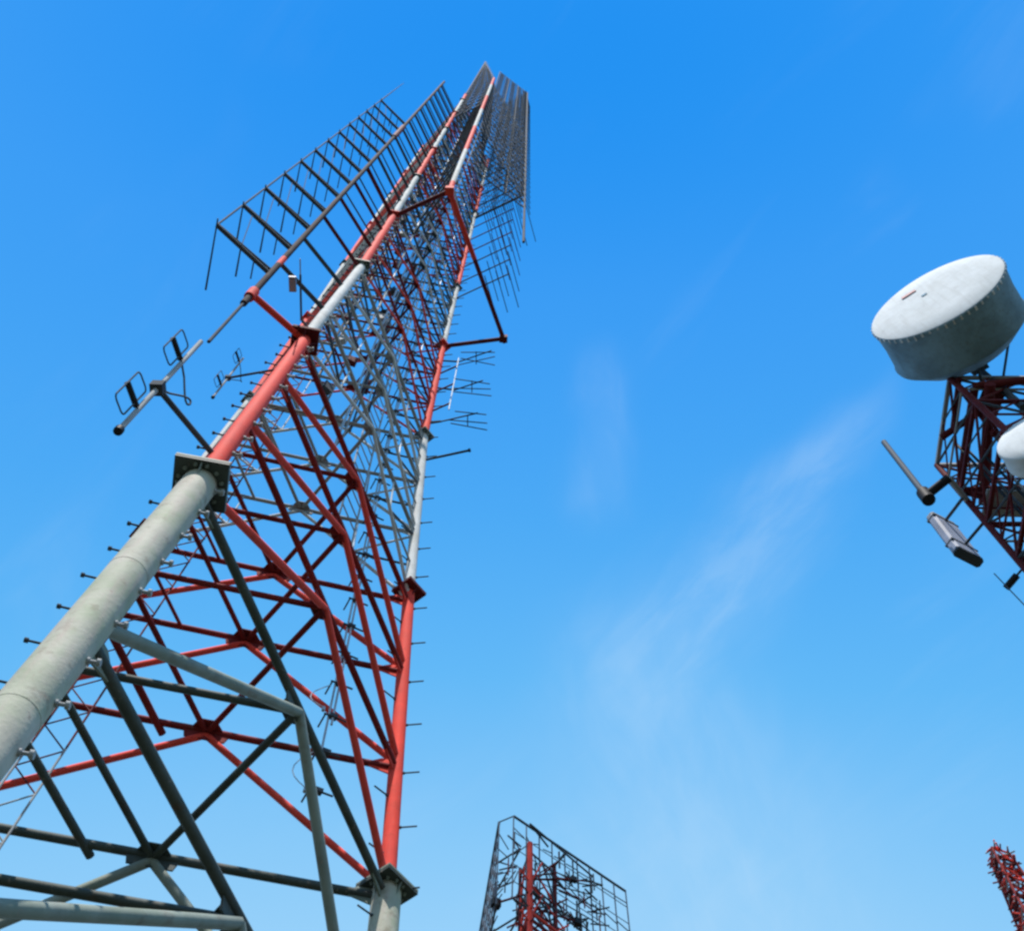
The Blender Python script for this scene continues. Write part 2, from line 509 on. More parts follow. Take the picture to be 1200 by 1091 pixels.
# lighter secondary bracing of the slimmer upper part
for ni in range(1, len(nodes)):
    z, zb = nodes[ni], nodes[ni - 1]
    if z < Z3 + .2 or z > TOP: continue
    for fi, (a, b) in enumerate(FACES):
        pm = (a(z) + b(z)) / 2
        for q in (a, b):
            md = (pm + q(zb + .1)) / 2
            Mesh().tube(q(z - .08), md, 0.022, 6).build('secondary_brace', member_paint(z) if fi else STEEL, tower)
            Mesh().tube(md, q((z + zb) / 2), 0.020, 6).build('secondary_brace', STEEL if fi == 1 else bar_paint(z), tower)
# secondary level braces that cut the corner at the rear leg
for (p0, p1_, zz) in (((8, 832), (103, 998), 9.37), ((128, 738), (188, 855), 11.43)):
    a_, b_ = at(*p0, zz), at(*p1_, zz)
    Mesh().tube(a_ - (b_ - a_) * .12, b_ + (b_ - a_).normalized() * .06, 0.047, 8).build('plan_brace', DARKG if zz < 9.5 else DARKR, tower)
for ni, z in enumerate(nodes):
    if z > 12.5 and z < 40:
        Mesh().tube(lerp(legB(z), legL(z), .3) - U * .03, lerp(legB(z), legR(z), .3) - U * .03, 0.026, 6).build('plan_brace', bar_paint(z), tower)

# step bolts up the right leg, both sides, and up a thin conduit behind the near leg
U = Vector((0, 0, 1))
def step_bolt(p, d, ln, r, mat, head=True):
    m = Mesh().tube(p, p + d * ln, r, 6)
    if head: m.tube(p + d * ln, p + d * (ln + 0.025), r * 2.1, 6)
    m.tube(p, p + d * 0.03, r * 1.9, 6)
    m.build('step_bolt', mat, tower)
z = 4.0; k = 0
while z < Z9 + SECT * 2:
    c = legR(z)
    d = Vector((0.86, -0.12, 0)).normalized() if k % 2 == 0 else Vector((-0.75, -0.66, 0)).normalized()
    step_bolt(c + d * leg_radius(z) * .9, d, 0.21, 0.0105, STEEL, False)
    z += 0.46; k += 1
cond = lambda z: legL(z) + Vector((-0.235 if z < Z0 else -0.17, 0.10, 0))
for z0, z1 in zip(joints[:-1], joints[1:]):
    if z0 > Z9: break
    Mesh().tube(cond(z0 + .05), cond(z1 - .05), 0.021, 8).build('conduit', STEEL, tower)
z = 4.0; k = 0
while z < Z9:
    c = cond(z)
    d = Vector((-0.97, -0.22, 0)).normalized()
    step_bolt(c, d, 0.11 + .05 * random.random(), 0.0095, STEEL, True)
    Mesh().tube(c, legL(z) + (c - legL(z)) * 0.3, 0.014, 6).build('conduit_clip', STEEL, tower)
    d2 = Vector((0.93, 0.15, 0)).normalized()
    q = legL(z + .2)
    step_bolt(q + d2 * leg_radius(z) * .92, d2, 0.075, 0.014, PALE, True)
    z += 0.52; k += 1

# lacing ladder that climbs the far face beside the rear leg
def on_face(z, t, off=0.1):
    a, b = legB(z), legR(z)
    d = (b - a).normalized()
    n = Vector((-d.y, d.x, 0))
    return lerp(a, b, t) - n * off
lad_top = TOP - 4
for t in (0.13, 0.21):
    zz = -EYE
    while zz < lad_top:
        z2 = min(zz + SECT, lad_top)
        Mesh().tube(on_face(zz, t), on_face(z2, t), 0.014, 6).build('ladder_rail', PALE if zz < Z0 else BROWN, tower)
        zz = z2
zz = 3.0; s = 0
while zz < 45:
    a, b = (0.13, 0.21) if s % 2 == 0 else (0.21, 0.13)
    Mesh().tube(on_face(zz, a), on_face(zz + .36, b), 0.010, 5).build('ladder_rung', PALE if zz < Z0 else BROWN, tower)
    zz += 0.36; s += 1

# coax bundle with stand-off clamps near the right leg, on the inside of the far face
def cab(z, k):
    return on_face(z, 0.80 + 0.012 * k, 0.16 + 0.02 * (k % 2))
for k in range(2):
    zz = 11.2 + 0.6 * k
    while zz < TOP - 6:
        z2 = zz + 3.05
        Mesh().tube(cab(zz, k), cab(z2, k), 0.017, 6).build('coax_cable', CABLE if k != 2 else BLACK, tower)
        zz = z2
zz = 10.6
while zz < 40:
    c = cab(zz, 1)
    d = (legR(zz) - c).normalized()
    n = Vector((0.5, -0.85, 0)).normalized()
    m = Mesh().tube(c - d * .12, c + d * .18, 0.014, 6).tube(c - d * .1, c - d * .1 - Vector((.1, -.2, 0)), .012, 6).box(c, d * .05, n * .035, U * .03)
    m.build('cable_clamp', STEEL, tower)
    zz += 0.68
# thin hanging cable loops between the clamps (sagging leads)
for (zz, ln) in ((11.3, .7), (12.6, .5)):
    c = cab(zz, 0)
    pts = [c + Vector((-.05 - .22 * math.sin(t * 3.1), -.02, -ln * t)) for t in [i / 7 for i in range(8)]]
    m = Mesh().path(pts, 0.007, 5)
    m.tube(pts[-1], pts[-1] - U * .07, .022, 8)
    m.build('loose_lead', CABLE, tower)
for k in range(6):
    zz = 19.0 + k * .7
    o_ = Vector((math.cos(k * 1.05), math.sin(k * 1.05), 0)) * (.45 + .1 * (k % 3))
    while zz < TOP - 4:
        z2 = zz + 6
        Mesh().tube(centre(zz) + o_, centre(z2) + o_, 0.028, 6).build('coax_cable', (BLACK, STEEL, PALE)[k % 3], tower)
        zz = z2
def on_lr(z, t, off):
    a, b = legL(z), legR(z)
    return lerp(a, b, t) + (centre(z) - (a + b) / 2).normalized() * off
for k in range(7):
    zz = 15.6 + .8 * k
    while zz < TOP - 2:
        z2 = zz + 4.1
        Mesh().tube(on_lr(zz, .40 + .035 * k, .25 + .03 * (k % 3)), on_lr(z2, .40 + .035 * k, .25 + .03 * (k % 3)), .016 if k % 2 else .022, 6).build('coax_cable', (CABLE, PALE, STEEL, WHITE, BLACK)[k % 5], tower)
        zz = z2
for t in (.62, .74):
    zz = 15.3
    while zz < TOP - 2:
        Mesh().tube(on_lr(zz, t, .5), on_lr(zz + 4.1, t, .5), .018, 6).build('ladder_rail', PALE, tower)
        zz += 4.1
zz = 15.4
while zz < 46:
    Mesh().tube(on_lr(zz, .62, .5), on_lr(zz, .74, .5), .012, 5).build('ladder_rung', PALE, tower)
    zz += .42
for ni in range(1, len(nodes)):
    z, zb = nodes[ni], nodes[ni - 1]
    if z < Z3 + .2 or z > 50: continue
    for fi, (a, b) in enumerate(FACES):
        for q, w_ in ((a, b), (b, a)):
            Mesh().tube(lerp(q(z), w_(z), .25), (((q(z) + w_(z)) / 2) + q(zb + .1)) / 2, .016, 5).build('thin_brace', (PALE, WHITE, CABLE)[(ni + fi) % 3], tower)
zz = 21.0
while zz < 54:
    for k in range(3):
        a_ = math.radians(120 * k + 35 * zz)
        d = Vector((math.cos(a_), math.sin(a_), 0)); n = Vector((-d.y, d.x, 0))
        Mesh().box(centre(zz + .5 * k) + d * .5, d * .06, n * .10, U * .16).build('power_divider', (BROWN, STEEL, PALE)[k], tower)
    zz += 2.7
# square mast footings
for leg in LEGS:
    p = leg(-EYE)
    Mesh().box(p + U * .02, Vector((.42, 0, 0)), Vector((0, .42, 0)), U * .16).build('footing', CONC, tower)

# ------------------------------------------------------------------ left antenna array on the near leg
P1 = at(295, 345, Z3 - .03)
p1 = lambda z: Vector((P1.x, P1.y, z + EYE))
outer = at(254, 264, 16.7)
o1 = lambda z: Vector((outer.x, outer.y, z + EYE))
arrL = thing('antenna_array', 'ladder-like antenna array of long boom rows on a pole left of the tall tower', 'antenna array', legL(Z3))
ztop = 54.0
zz = Z3 - 1.0
cuts = [13.2, 15.0, 17.3, 17.75, 20.6] + [20.6 + 6.1 * k for k in range(1, 6)] + [ztop]
for z0, z1 in zip(cuts[:-1], cuts[1:]):
    col = STEEL if z1 <= 15.01 else (RED if z1 - z0 < .6 else UMBER)
    Mesh().tube(p1(z0), p1(z1), 0.022 if z1 <= 15.01 else 0.048, 12).build('mast_pole', col, arrL)
for zc in (Z3 - .03, 33.6):
    Mesh().tube(p1(zc - .16), p1(zc + .16) if zc < 20 else p1(zc + 2.4), 0.075, 12).build('pole_collar', RED if zc < 20 else BROWN, arrL)
for z in [Z3 - .03] + nodes[7:]:
    if z > ztop: break
    thick = abs(z - Z3) < .2 or abs((z - 27.6) % SECT) < .1
    m = Mesh().tube(legL(z) , p1(z), 0.05 if thick else 0.038, 8)
    m.build('standoff_arm', RED if abs(z - Z3) < .2 else (BROWN if thick or 21 < z < 27.7 else STEEL), arrL)
    if z > 22:
        Mesh().tube(legL(z + .7), p1(z + .7), 0.02, 6).build('standoff_arm', STEEL, arrL)
nb = 13
bd = (o1(0) - p1(0)); bd.z = 0; bd.normalize()
e1 = at(241, 340, 16.7) - at(254, 264, 16.7)          # element direction and length, level
e1.z = 0
elen = e1.length; ed = e1.normalized()
for k in range(nb):
    z = 16.7 + 1.66 * k
    a, b = p1(z), o1(z)
    Mesh().tube(a, b, 0.035, 6).build('boom', STEEL, arrL)
    Mesh().tube(a + U * .19, b + U * .06, 0.022, 6).build('boom', STEEL, arrL)
    m = Mesh(); n = 7
    for i in range(n):
        pa = lerp(a, b, i / n) + (U * lerp(.19, .06, i / n) if i % 2 else Vector())
        pb = lerp(a, b, (i + 1) / n) + (U * lerp(.19, .06, (i + 1) / n) if (i + 1) % 2 else Vector())
        m.tube(pa, pb, 0.012, 5)
    m.build('boom_lacing', STEEL, arrL)
    for t, l, tip in ((1.0, elen * (1 if k == 0 else .62), .017), (.55, elen * .45, .016), (.3, elen * .3, .012)):
        c = lerp(a, b, t)
        Mesh().tube(c - ed * l * 0.10, c + ed * l, 0.012, 6, r2=tip).build('dipole_rod', STEEL, arrL)
    if k + 1 < nb:
        Mesh().tube(o1(z), o1(z + 1.66), 0.016, 6).build('outer_pole', STEEL, arrL)
        c, d2 = lerp(p1(z), o1(z), .55), lerp(p1(z + 1.66), o1(z + 1.66), .8)
        Mesh().tube(c, d2, 0.008, 5).build('brace_wire', STEEL, arrL)
Mesh().tube(o1(16.7 + 1.66 * (nb - 1)), o1(43.5), 0.02, 6, r2=.008).build('whip', STEEL, arrL)

# ------------------------------------------------------------------ side frame and pole on the right face
X = at(527, 224, Z9); Y = at(590, 397, Z9)
frame = tower
Mesh().tube(legL(Z9), X, 0.055, 8).build('standoff_arm', BROWN, frame)
Mesh().tube(legR(Z9), Y, 0.055, 8).build('standoff_arm', BROWN, frame)
Mesh().tube(lerp(X, Y, -.02), lerp(X, Y, .45), 0.06, 8).build('side_beam', RED, frame)
Mesh().tube(lerp(X, Y, .45), lerp(X, Y, 1.03), 0.055, 8).build('side_beam', BROWN, frame)
Mesh().box(Y, Vector((.1, 0, 0)), Vector((0, .08, 0)), U * .1).build('end_clamp', BROWN, frame)
Mesh().box(X, Vector((.1, 0, 0)), Vector((0, .1, 0)), U * .14).build('end_clamp', RED, frame)
z = Z9; k = 0
xp = lambda z: Vector((X.x, X.y, z + EYE))
while z < XTOP:
    z2 = min(z + (1.2 if k == 0 else SECT), XTOP)
    Mesh().tube(xp(z), xp(z2), 0.07, 12).build('mast_pole', RED if k % 2 == 0 else WHITE, frame)
    z = z2; k += 1
for zc in nodes:
    if zc > Z9 and zc < XTOP:
        Mesh().tube(xp(zc), lerp(legL(zc), legR(zc), .25), .028, 6).build('standoff_arm', STEEL, frame)

# ------------------------------------------------------------------ right antenna array, dense mesh of booms and rods
ZE = 45.0
E0 = at(615, 228, ZE)
ep = lambda z: Vector((E0.x, E0.y, z + EYE))
arrR = thing('antenna_array', 'dense dark mesh-like antenna array along the right edge of the tall tower top', 'antenna array', legR(ZE))
zt = ARR_TOP
z = 36.0
while z < zt - .1:
    z2 = min(z + 6, zt)
    Mesh().tube(ep(z), ep(z2), 0.055 if z > 44 else .045, 8).build('mast_pole', STEEL, arrR)
    z = z2
rodd = at(600, 302, ZE) - at(585, 248, ZE); rodd.z = 0; rl = rodd.length; rodd.normalize()
z = ZE; k = 0
legRz = lambda z: legR(min(z, TOP))
while z < zt:
    a = Vector((legR(50).x, legR(50).y, z + EYE)); b = ep(z)
    if k % 2 == 0: Mesh().tube(a, b, 0.045 if k == 0 else .03, 6).build('boom', STEEL, arrR)
    for t in (.2, .4, .6, .8, .97):
        c = lerp(a, b, t)
        Mesh().tube(c - rodd * rl * .15, c + rodd * rl * (.55 if k else 1), .016, 5).build('dipole_rod', STEEL, arrR)
    z2 = z + 1.3
    a2 = Vector((a.x, a.y, z2 + EYE)); b2 = ep(z2)
    for i in range(4):
        t0, t1 = i / 4, (i + 1) / 4
        Mesh().tube(lerp(a, b, t0), lerp(a2, b2, t1), .014, 5).build('mesh_wire', ZINC, arrR)
        Mesh().tube(lerp(a, b, t1), lerp(a2, b2, t0), .014, 5).build('mesh_wire', ZINC, arrR)
    z = z2; k += 1
F0 = at(592, 70, zt) - at(624, 95, zt); F0.z = 0
fdir = F0.normalized(); flen = F0.length
wm_ = Mesh()
z = ZE - 3
while z < zt:
    a = ep(z); b = a + fdir * flen
    Mesh().tube(a, b, .022, 6).build('boom', STEEL, arrR)
    for i in range(5):
        t0, t1 = i / 5, (i + 1) / 5
        p0, p1_ = lerp(a, b, t0), lerp(a, b, t1)
        wm_.tube(p0, p1_ + U * 1.3, .014, 4).tube(p1_, p0 + U * 1.3, .014, 4)
    z += 1.3
for t in (.33, .66, 1.0):
    Mesh().tube(ep(ZE - 3) + fdir * flen * t, ep(zt) + fdir * flen * t, .03, 6).build('mast_pole', STEEL, arrR)
z = ZE - 2
while z < 62:
    a, b = Vector((X.x, X.y, z + EYE)), ep(z)
    for i in range(7):
        p0, p1_ = lerp(a, b, i / 7), lerp(a, b, (i + 1) / 7)
        wm_.tube(p0, p1_ + U * 1.5, .013, 4).tube(p1_, p0 + U * 1.5, .013, 4)
    wm_.tube(a, b, .02, 4)
    z += 1.5
wo = wm_.build('wire_mesh', ZINC, arrR)
wo['kind'] = 'stuff'
# the head of the tower: upright screens round the top, of the same rods and wires
head = thing('antenna_array', 'dark pointed mesh of antenna screens crowning the very tip of the tall tower', 'antenna array', legL(TOP))
hp = [legL(TOP), lerp(X, legL(TOP), .0), lerp(legR(TOP), X, .35)]
hp = [Vector((p.x, p.y, 0)) for p in hp]
HZ0, HZ1 = 50.0, ARR_TOP
hw = Mesh()
for a, b, ZA, ZB in ((hp[0], hp[1], 89.0, 64.0), (hp[1], hp[2], 64.0, 62.0), (hp[0], hp[2], 89.0, 62.0)):
    z = HZ0
    while z < ZA - 1.0:
        te = 1.0 if z <= ZB else (ZA - z) / (ZA - ZB)
        e_ = lerp(a, b, te)
        Mesh().tube(a + U * (z + EYE), e_ + U * (z + EYE), .026, 6).build('boom', STEEL, head)
        for i in range(3):
            p, q_ = lerp(a, e_, i / 3), lerp(a, e_, (i + 1) / 3)
            hw.tube(p + U * (z + EYE), q_ + U * (z + EYE + 1.7), .014, 4).tube(q_ + U * (z + EYE), p + U * (z + EYE + 1.7), .014, 4)
        z += 1.7
    Mesh().tube(a + U * (ZA + EYE), b + U * (ZB + EYE), .03, 6).build('top_rail', STEEL, head)
for p, zt_ in zip(hp, (89.5, 64.5, 62.5)):
    Mesh().tube(p + U * (TOP + EYE - 2), p + U * (zt_ + EYE), .045, 8).build('mast_pole', STEEL, head)
ho = hw.build('wire_mesh', ZINC, head)
ho['kind'] = 'stuff'
# second, lower column of short booms with hanging rods under the mesh
for z in (32.5, 34.4, 36.5, 38.6, 40.8, 43.0):
    a = legR(z); b = lerp(a, Vector((ep(z).x, ep(z).y, z + EYE)), .8)
    Mesh().tube(a, b, .02, 6).build('boom', STEEL if z < 38 else BROWN, arrR)
    for t in (.6, .8, 1.0):
        c = lerp(a, b, t)
        Mesh().tube(c - rodd * .25, c + rodd * rl * .55, .014, 5).build('dipole_rod', STEEL if z < 36 else BROWN, arrR)

# ------------------------------------------------------------------ loop dipole antennas on stand-off arms left of the near leg
def rounded_loop(c, u, v, lu, lv, n=6, rad=.06):
    pts = []
    for (su, sv, a0) in ((1, 1, 0), (-1, 1, 90), (-1, -1, 180), (1, -1, 270)):
        for i in range(n + 1):
            a = math.radians(a0 + 90 * i / n)
            pts.append(c + u * (su * (lu - rad) + rad * math.cos(a)) + v * (sv * (lv - rad) + rad * math.sin(a)))
    return pts + [pts[0]]
def loop_antenna(label, foot, mid, zlo, zhi, bars, sc, group, bd=None):
    t = thing('dipole_antenna', label, 'antenna', foot, group)
    Mesh().tube(foot, mid, .030 * sc, 8).build('standoff_arm', STEEL, t)
    pv = lambda z: Vector((mid.x, mid.y, z))
    Mesh().tube(pv(zlo), pv(zhi), .025 * sc, 10).build('mast_pole', PALE, t)
    Mesh().tube(pv(zlo - .06 * sc), pv(zlo), .042 * sc, 10).build('end_cap', BLACK, t)
    Mesh().box(mid, Vector((.06, 0, 0)) * sc, Vector((0, .06, 0)) * sc, U * .06 * sc).build('clamp', STEEL, t)
    for zb in bars:
        a = pv(zb); b = a + bd
        d = bd.normalized()
        Mesh().tube(a + d * .03 * sc, b, .030 * sc, 8).build('dipole_bar', BLACK, t)
        c = a + bd * .62
        hv = .34 * sc
        lp = rounded_loop(c, d, U, bd.length * .36, hv, 5, .05 * sc)
        Mesh().path(lp, .0085 * sc, 6).build('dipole_loop', STEEL, t)
    pts = []
    a, b = pv(bars[-1]), mid
    side = Vector((.5, .85, 0)).normalized()
    for i in range(15):
        s = i / 14
        p = lerp(a, b, s) + side * (.34 * sc * math.sin(math.pi * s) ** .7) - U * (.22 * sc * math.sin(2 * math.pi * s))
        pts.append(p)
    Mesh().path(pts, .011 * sc, 6).build('coax_lead', STEEL, t)
    return t
mid1 = at(185, 455, 10.25)
bar_d = at(143, 440, 9.9) - at(155, 472, 9.9); bar_d.z = 0
def z_on(px, py, ref, lo, hi):
    """height at which the upright through ref passes the sight line of px"""
    best = None
    for i in range(400):
        z = lo + (hi - lo) * i / 399
        d = Vector((ref.x, ref.y, z)); w = d.dot(FWD)
        x = 600 + FPX * d.dot(RT) / w; y = 545.5 - FPX * d.dot(UP) / w
        e = (x - px) ** 2 + (y - py) ** 2
        if best is None or e < best[0]: best = (e, z + EYE)
    return best[1]
zz = lambda px, py: z_on(px, py, mid1, 7, 15)
loop_antenna('grey loop dipole antenna with two rounded loops on an arm above the thick grey flange', legL(10.2), mid1, zz(137, 499), zz(232, 397), [zz(155, 474), zz(208, 420)], 1.0, 'loop dipole antennas left of the near leg', bar_d)
mid2 = at(267, 443, 14.2)
z2_ = lambda px, py: z_on(px, py, mid2, 11, 20)
loop_antenna('small thin loop dipole antenna beside the red part of the near leg', legL(13.9), mid2, z2_(247, 463), z2_(288, 422), [z2_(258, 452), z2_(283, 427)], .55, 'loop dipole antennas left of the near leg', bar_d * .6)
# small whip and box above the dark flange of the near leg
w0 = at(353, 374, Z3 + .5)
whip = thing('whip_antenna', 'short upright rod antenna with a small grey box above the near leg dark flange', 'antenna', w0)
w1 = at(352, 322, Z3 + .5)
Mesh().tube(w0, w1, .016, 8).build('rod', STEEL, whip)
Mesh().tube(lerp(w0, w1, .9), lerp(w0, w1, 1.35), .010, 6).build('rod', PALE, whip)
Mesh().box(at(343, 333, Z3 + .5), Vector((.05, 0, 0)), Vector((0, .11, 0)), U * .03).build('box', PLASTIC, whip)
Mesh().tube(w0, legL(Z3 + .5), .02, 6).build('bracket', STEEL, whip)

# three small rod-fan antennas and a bare arm at the right leg
def fan(label, pts, z, foot):
    t = thing('fan_antenna', label, 'antenna', foot, 'rod antennas on the right leg')
    q = at(*pts[0], z)
    Mesh().tube(foot, q, .022, 8).build('arm', STEEL, t)
    Mesh().tube(q, at(*pts[1], z), .016, 6).build('arm', STEEL, t)
    for (a, b) in pts[2:]:
        Mesh().tube(at(*a, z), at(*b, z), .012, 6).build('rod', STEEL, t)
    return t
fan('lowest of the three rod antennas fanning right of the right leg', [(517, 494), (560, 484), ((533, 482), (570, 486)), ((524, 492), (571, 496)), ((528, 496), (571, 504)), ((548, 486), (548, 500))], 22.3, legR(22.3))
fan('middle of the three rod antennas fanning right of the right leg', [(533, 457), (566, 446), ((533, 444), (574, 450)), ((531, 455), (575, 456)), ((531, 459), (576, 464)), ((553, 446), (553, 460))], 24.6, legR(24.6))
fan('topmost of the three rod antennas fanning right of the right leg', [(538, 424), (576, 411), ((540, 413), (580, 413)), ((536, 428), (580, 418)), ((540, 420), (580, 428)), ((558, 412), (558, 427))], 26.6, legR(26.6))
fp = thing('feed_pipe', 'thin pale upright pipe just right of the upper red part of the right leg', 'pipe', at(523, 487, 22.6))
fz = at(526, 480, 22.6)
Mesh().tube(fz, fz + U * 3.6, .015, 8).build('pipe', CABLE, fp)
for k in range(3):
    c = fz + U * (.4 + 1.3 * k)
    Mesh().tube(c, Vector((legR(22).x, legR(22).y, c.z)), .02, 6).build('bracket', BROWN, fp)
arm = thing('bare_arm', 'single bare dark arm sticking out right from the white right leg', 'arm', legR(20.4))
aq = at(549, 528, 20.4)
Mesh().tube(legR(20.4), aq, .026, 8).build('arm', STEEL, arm)
Mesh().tube(aq, aq + (aq - legR(20.4)).normalized() * .04, .04, 8).build('end_cap', BLACK, arm)

# ------------------------------------------------------------------ dish tower at the right edge
ZT = 20.6
# square plan from the photo corners at the top frame
cTL, cBL = at(1113, 443, ZT), at(1098, 545, ZT)
cBR, cTR = at(1192, 545, ZT), at(1207, 443, ZT)
q = [cTL, cBL, cBR, cTR]
dt = thing('lattice_tower', 'dark red square lattice tower carrying the white dish at the right edge', 'tower', Vector((sum(p.x for p in q) / 4, sum(p.y for p in q) / 4, 0)))
cor = lambda i, z: Vector((q[i % 4].x, q[i % 4].y, z))
ztw = ZT + EYE
lev = [ztw - 1.32 * k for k in range(0, 17)]
for i in range(4):
    zz = ztw
    Mesh().tube(cor(i, 0), cor(i, ztw), .06, 10).build('leg', BROWN, dt)
for k, z in enumerate(lev):
    for i in range(4):
        a, b = cor(i, z), cor(i + 1, z)
        Mesh().box((a + b) / 2, (b - a) / 2, U * .035, (b - a).normalized().cross(U) * .035).build('crossbar', PALE if k in (0, 4) else BROWN, dt)
        if k + 1 < len(lev):
            zb = lev[k + 1]
            a2, b2 = cor(i, zb), cor(i + 1, zb)
            Mesh().tube(a, b2, .026, 6).build('diagonal_brace', BROWN, dt)
            Mesh().tube(b, a2, .026, 6).build('diagonal_brace', STEEL, dt)
    Mesh().tube(cor(0, z - .04), cor(2, z - .04), .028, 6).build('plan_brace', BROWN, dt)
for k, z in enumerate(lev[:9]):
    zh = z - .66
    for i in range(4):
        a, b = cor(i, zh), cor(i + 1, zh)
        Mesh().tube(a, b, .022, 6).build('crossbar', PALE if (i + k) % 3 == 0 else BROWN, dt)
        m_ = (cor(i, z) + cor(i + 1, z)) / 2
        Mesh().tube(m_, cor(i, zh), .018, 5).build('secondary_brace', STEEL, dt)
        Mesh().tube(m_, cor(i + 1, zh), .018, 5).build('secondary_brace', BROWN, dt)
mid_ = (q[0] + q[1] + q[2] + q[3]) / 4
for k in range(6):
    o_ = Vector((-.55 + .17 * k, .35 + .05 * (k % 2), 0))
    Mesh().tube(Vector((mid_.x, mid_.y, 12)) + o_, Vector((mid_.x, mid_.y, ztw - .3 - .25 * k)) + o_, .03, 6).build('waveguide', (BLACK, STEEL, BLACK, PALE)[k % 4], dt)
# heavy inner frame members under the dish
def dbar(a, b, z, r, mat, name='frame_beam', zb=None):
    Mesh().tube(at(*a, z), at(*b, zb if zb is not None else z), r, 8).build(name, mat, dt)
dbar((1142, 455), (1124, 575), 20.0, .085, BROWN)
dbar((1160, 450), (1153, 590), 19.8, .105, BROWN)
dbar((1103, 513), (1166, 470), 20.2, .07, BROWN)
dbar((1141, 453), (1200, 446), 20.0, .08, BROWN)
dbar((1163, 505), (1192, 533), 19.6, .07, BROWN)
dbar((1124, 443), (1117, 500), 20.3, .055, BROWN)
dbar((1128, 574), (1200, 572), 19.2, .06, BROWN)
dbar((1140, 580), (1200, 580), 18.9, .05, BROWN)
Mesh().box(at(1160, 472, 20.0), Vector((.2, .05, 0)), Vector((-.05, .3, 0)), U * .03).build('platform_plate', BROWN, dt)
Mesh().box(at(1190, 590, 18.7), Vector((.55, 0, 0)), Vector((0, .25, 0)), U * .03).build('platform_plate', PALE, dt)
for i in range(4):
    p = cor(i, 0)
    Mesh().box(p + U * .02, Vector((.3, 0, 0)), Vector((0, .3, 0)), U * .12).build('footing', CONC, dt)

# the big dish
def dish(name, label, px, py, z, a2, diam, depth, n=64, mark=True, skin=None):
    c = at(px, py, z)
    t = thing(name, label, 'dish', c)
    a2 = Vector(a2).normalized()
    R = diam / 2
    prof = [(0.0, R), (-.02, R * 1.015), (-.06, R * 1.012), (-.10, R * .995), (-depth * .5, R * .975), (-depth + .06, R * .985), (-depth, R * 1.005), (-depth - .05, R * .99)]
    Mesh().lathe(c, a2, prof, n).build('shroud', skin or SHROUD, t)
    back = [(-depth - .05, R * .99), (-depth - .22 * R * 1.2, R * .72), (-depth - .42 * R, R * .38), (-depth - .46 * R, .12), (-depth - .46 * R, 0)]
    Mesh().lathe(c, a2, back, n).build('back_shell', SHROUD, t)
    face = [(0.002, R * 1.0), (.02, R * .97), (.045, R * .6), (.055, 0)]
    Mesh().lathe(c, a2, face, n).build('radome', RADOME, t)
    # lacing hooks round the rim
    e1 = a2.orthogonal().normalized(); e2 = a2.cross(e1)
    for k in range(56 if mark else 0):
        th = 2 * math.pi * k / 56
        d = e1 * math.cos(th) + e2 * math.sin(th)
        tg = a2.cross(d)
        hl = random.uniform(.02, .05)
        Mesh().box(c + d * (R * 1.012) - a2 * (.012 + hl), d * .008, tg * random.uniform(.010, .022), a2 * hl).build('rim_clip', RADOME, t)
    return t, c, a2
DZ = 21.4
dc = at(1097, 348, DZ)
dist = (dc - Vector((0, 0, EYE))).dot(FWD)
DIAM = 172 / FPX * dist * 0.94
ray = (dc - Vector((0, 0, EYE))).normalized()
# level axis whose picture leans up and to the left
best = None
for k in range(720):
    a = Vector((math.cos(math.pi * k / 360), math.sin(math.pi * k / 360), 0))
    if a.dot(ray) > -.1: continue
    def pj(P):
        d = P - Vector((0, 0, EYE)); w = d.dot(FWD)
        return Vector((d.dot(RT) / w, -d.dot(UP) / w))
    v = (pj(dc + a * .1) - pj(dc)).normalized()
    e = (v - Vector((-.50, -.866))).length
    if best is None or e < best[0]: best = (e, a)
axis = best[1]
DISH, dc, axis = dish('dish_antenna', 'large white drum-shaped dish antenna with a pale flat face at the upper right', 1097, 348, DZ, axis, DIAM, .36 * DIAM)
# marks on the radome and a dark patch below
e1 = axis.cross(U).normalized()
def on_face_dish(u, v): return dc + e1 * u + U * v + axis * .06
pm = Mesh()
u_, v_ = e1, U
pm.box(on_face_dish(.12 * DIAM, .27 * DIAM), u_ * .07 * DIAM * .8, v_ * .016 * DIAM, axis * .006)
pm.build('red_mark', MARK, DISH)
Mesh().box(on_face_dish(.05 * DIAM, .10 * DIAM), u_ * .02 * DIAM, v_ * .012 * DIAM, axis * .006).build('grey_mark', SHROUD, DISH)
# mount
bk = dc - axis * (.36 * DIAM + .46 * DIAM / 2)
mtop = Vector((bk.x, bk.y, bk.z + .5)) - axis * .16
mpt = Mesh().tube(Vector((mtop.x, mtop.y, ztw - 1.5)), mtop, .07, 12)
mpt.build('mount_pole', STEEL, DISH)
Mesh().box(bk - axis * .07, e1 * .16, U * .3, axis * .08).build('mount_bracket', STEEL, DISH)
Mesh().tube(dc - axis * .4 * DIAM + e1 * -.42 * DIAM, at(1176, 440, ZT), .025, 6).build('strut', STEEL, DISH)
Mesh().tube(dc - axis * .42 * DIAM - U * .25 * DIAM, at(1150, 447, ZT - .3), .03, 6).build('strut', STEEL, DISH)

# second, smaller white drum cut by the frame edge
d2t, d2c, d2a = dish('dish_antenna', 'smaller white drum antenna cut off by the right edge under the large dish', 1212, 510, 17.2, axis, 1.2, .34, 40, False, RADOME)
Mesh().tube(d2c - d2a * .5, Vector((cBR.x, cBR.y, d2c.z + .2)), .05, 8).build('mount_pole', STEEL, d2t)

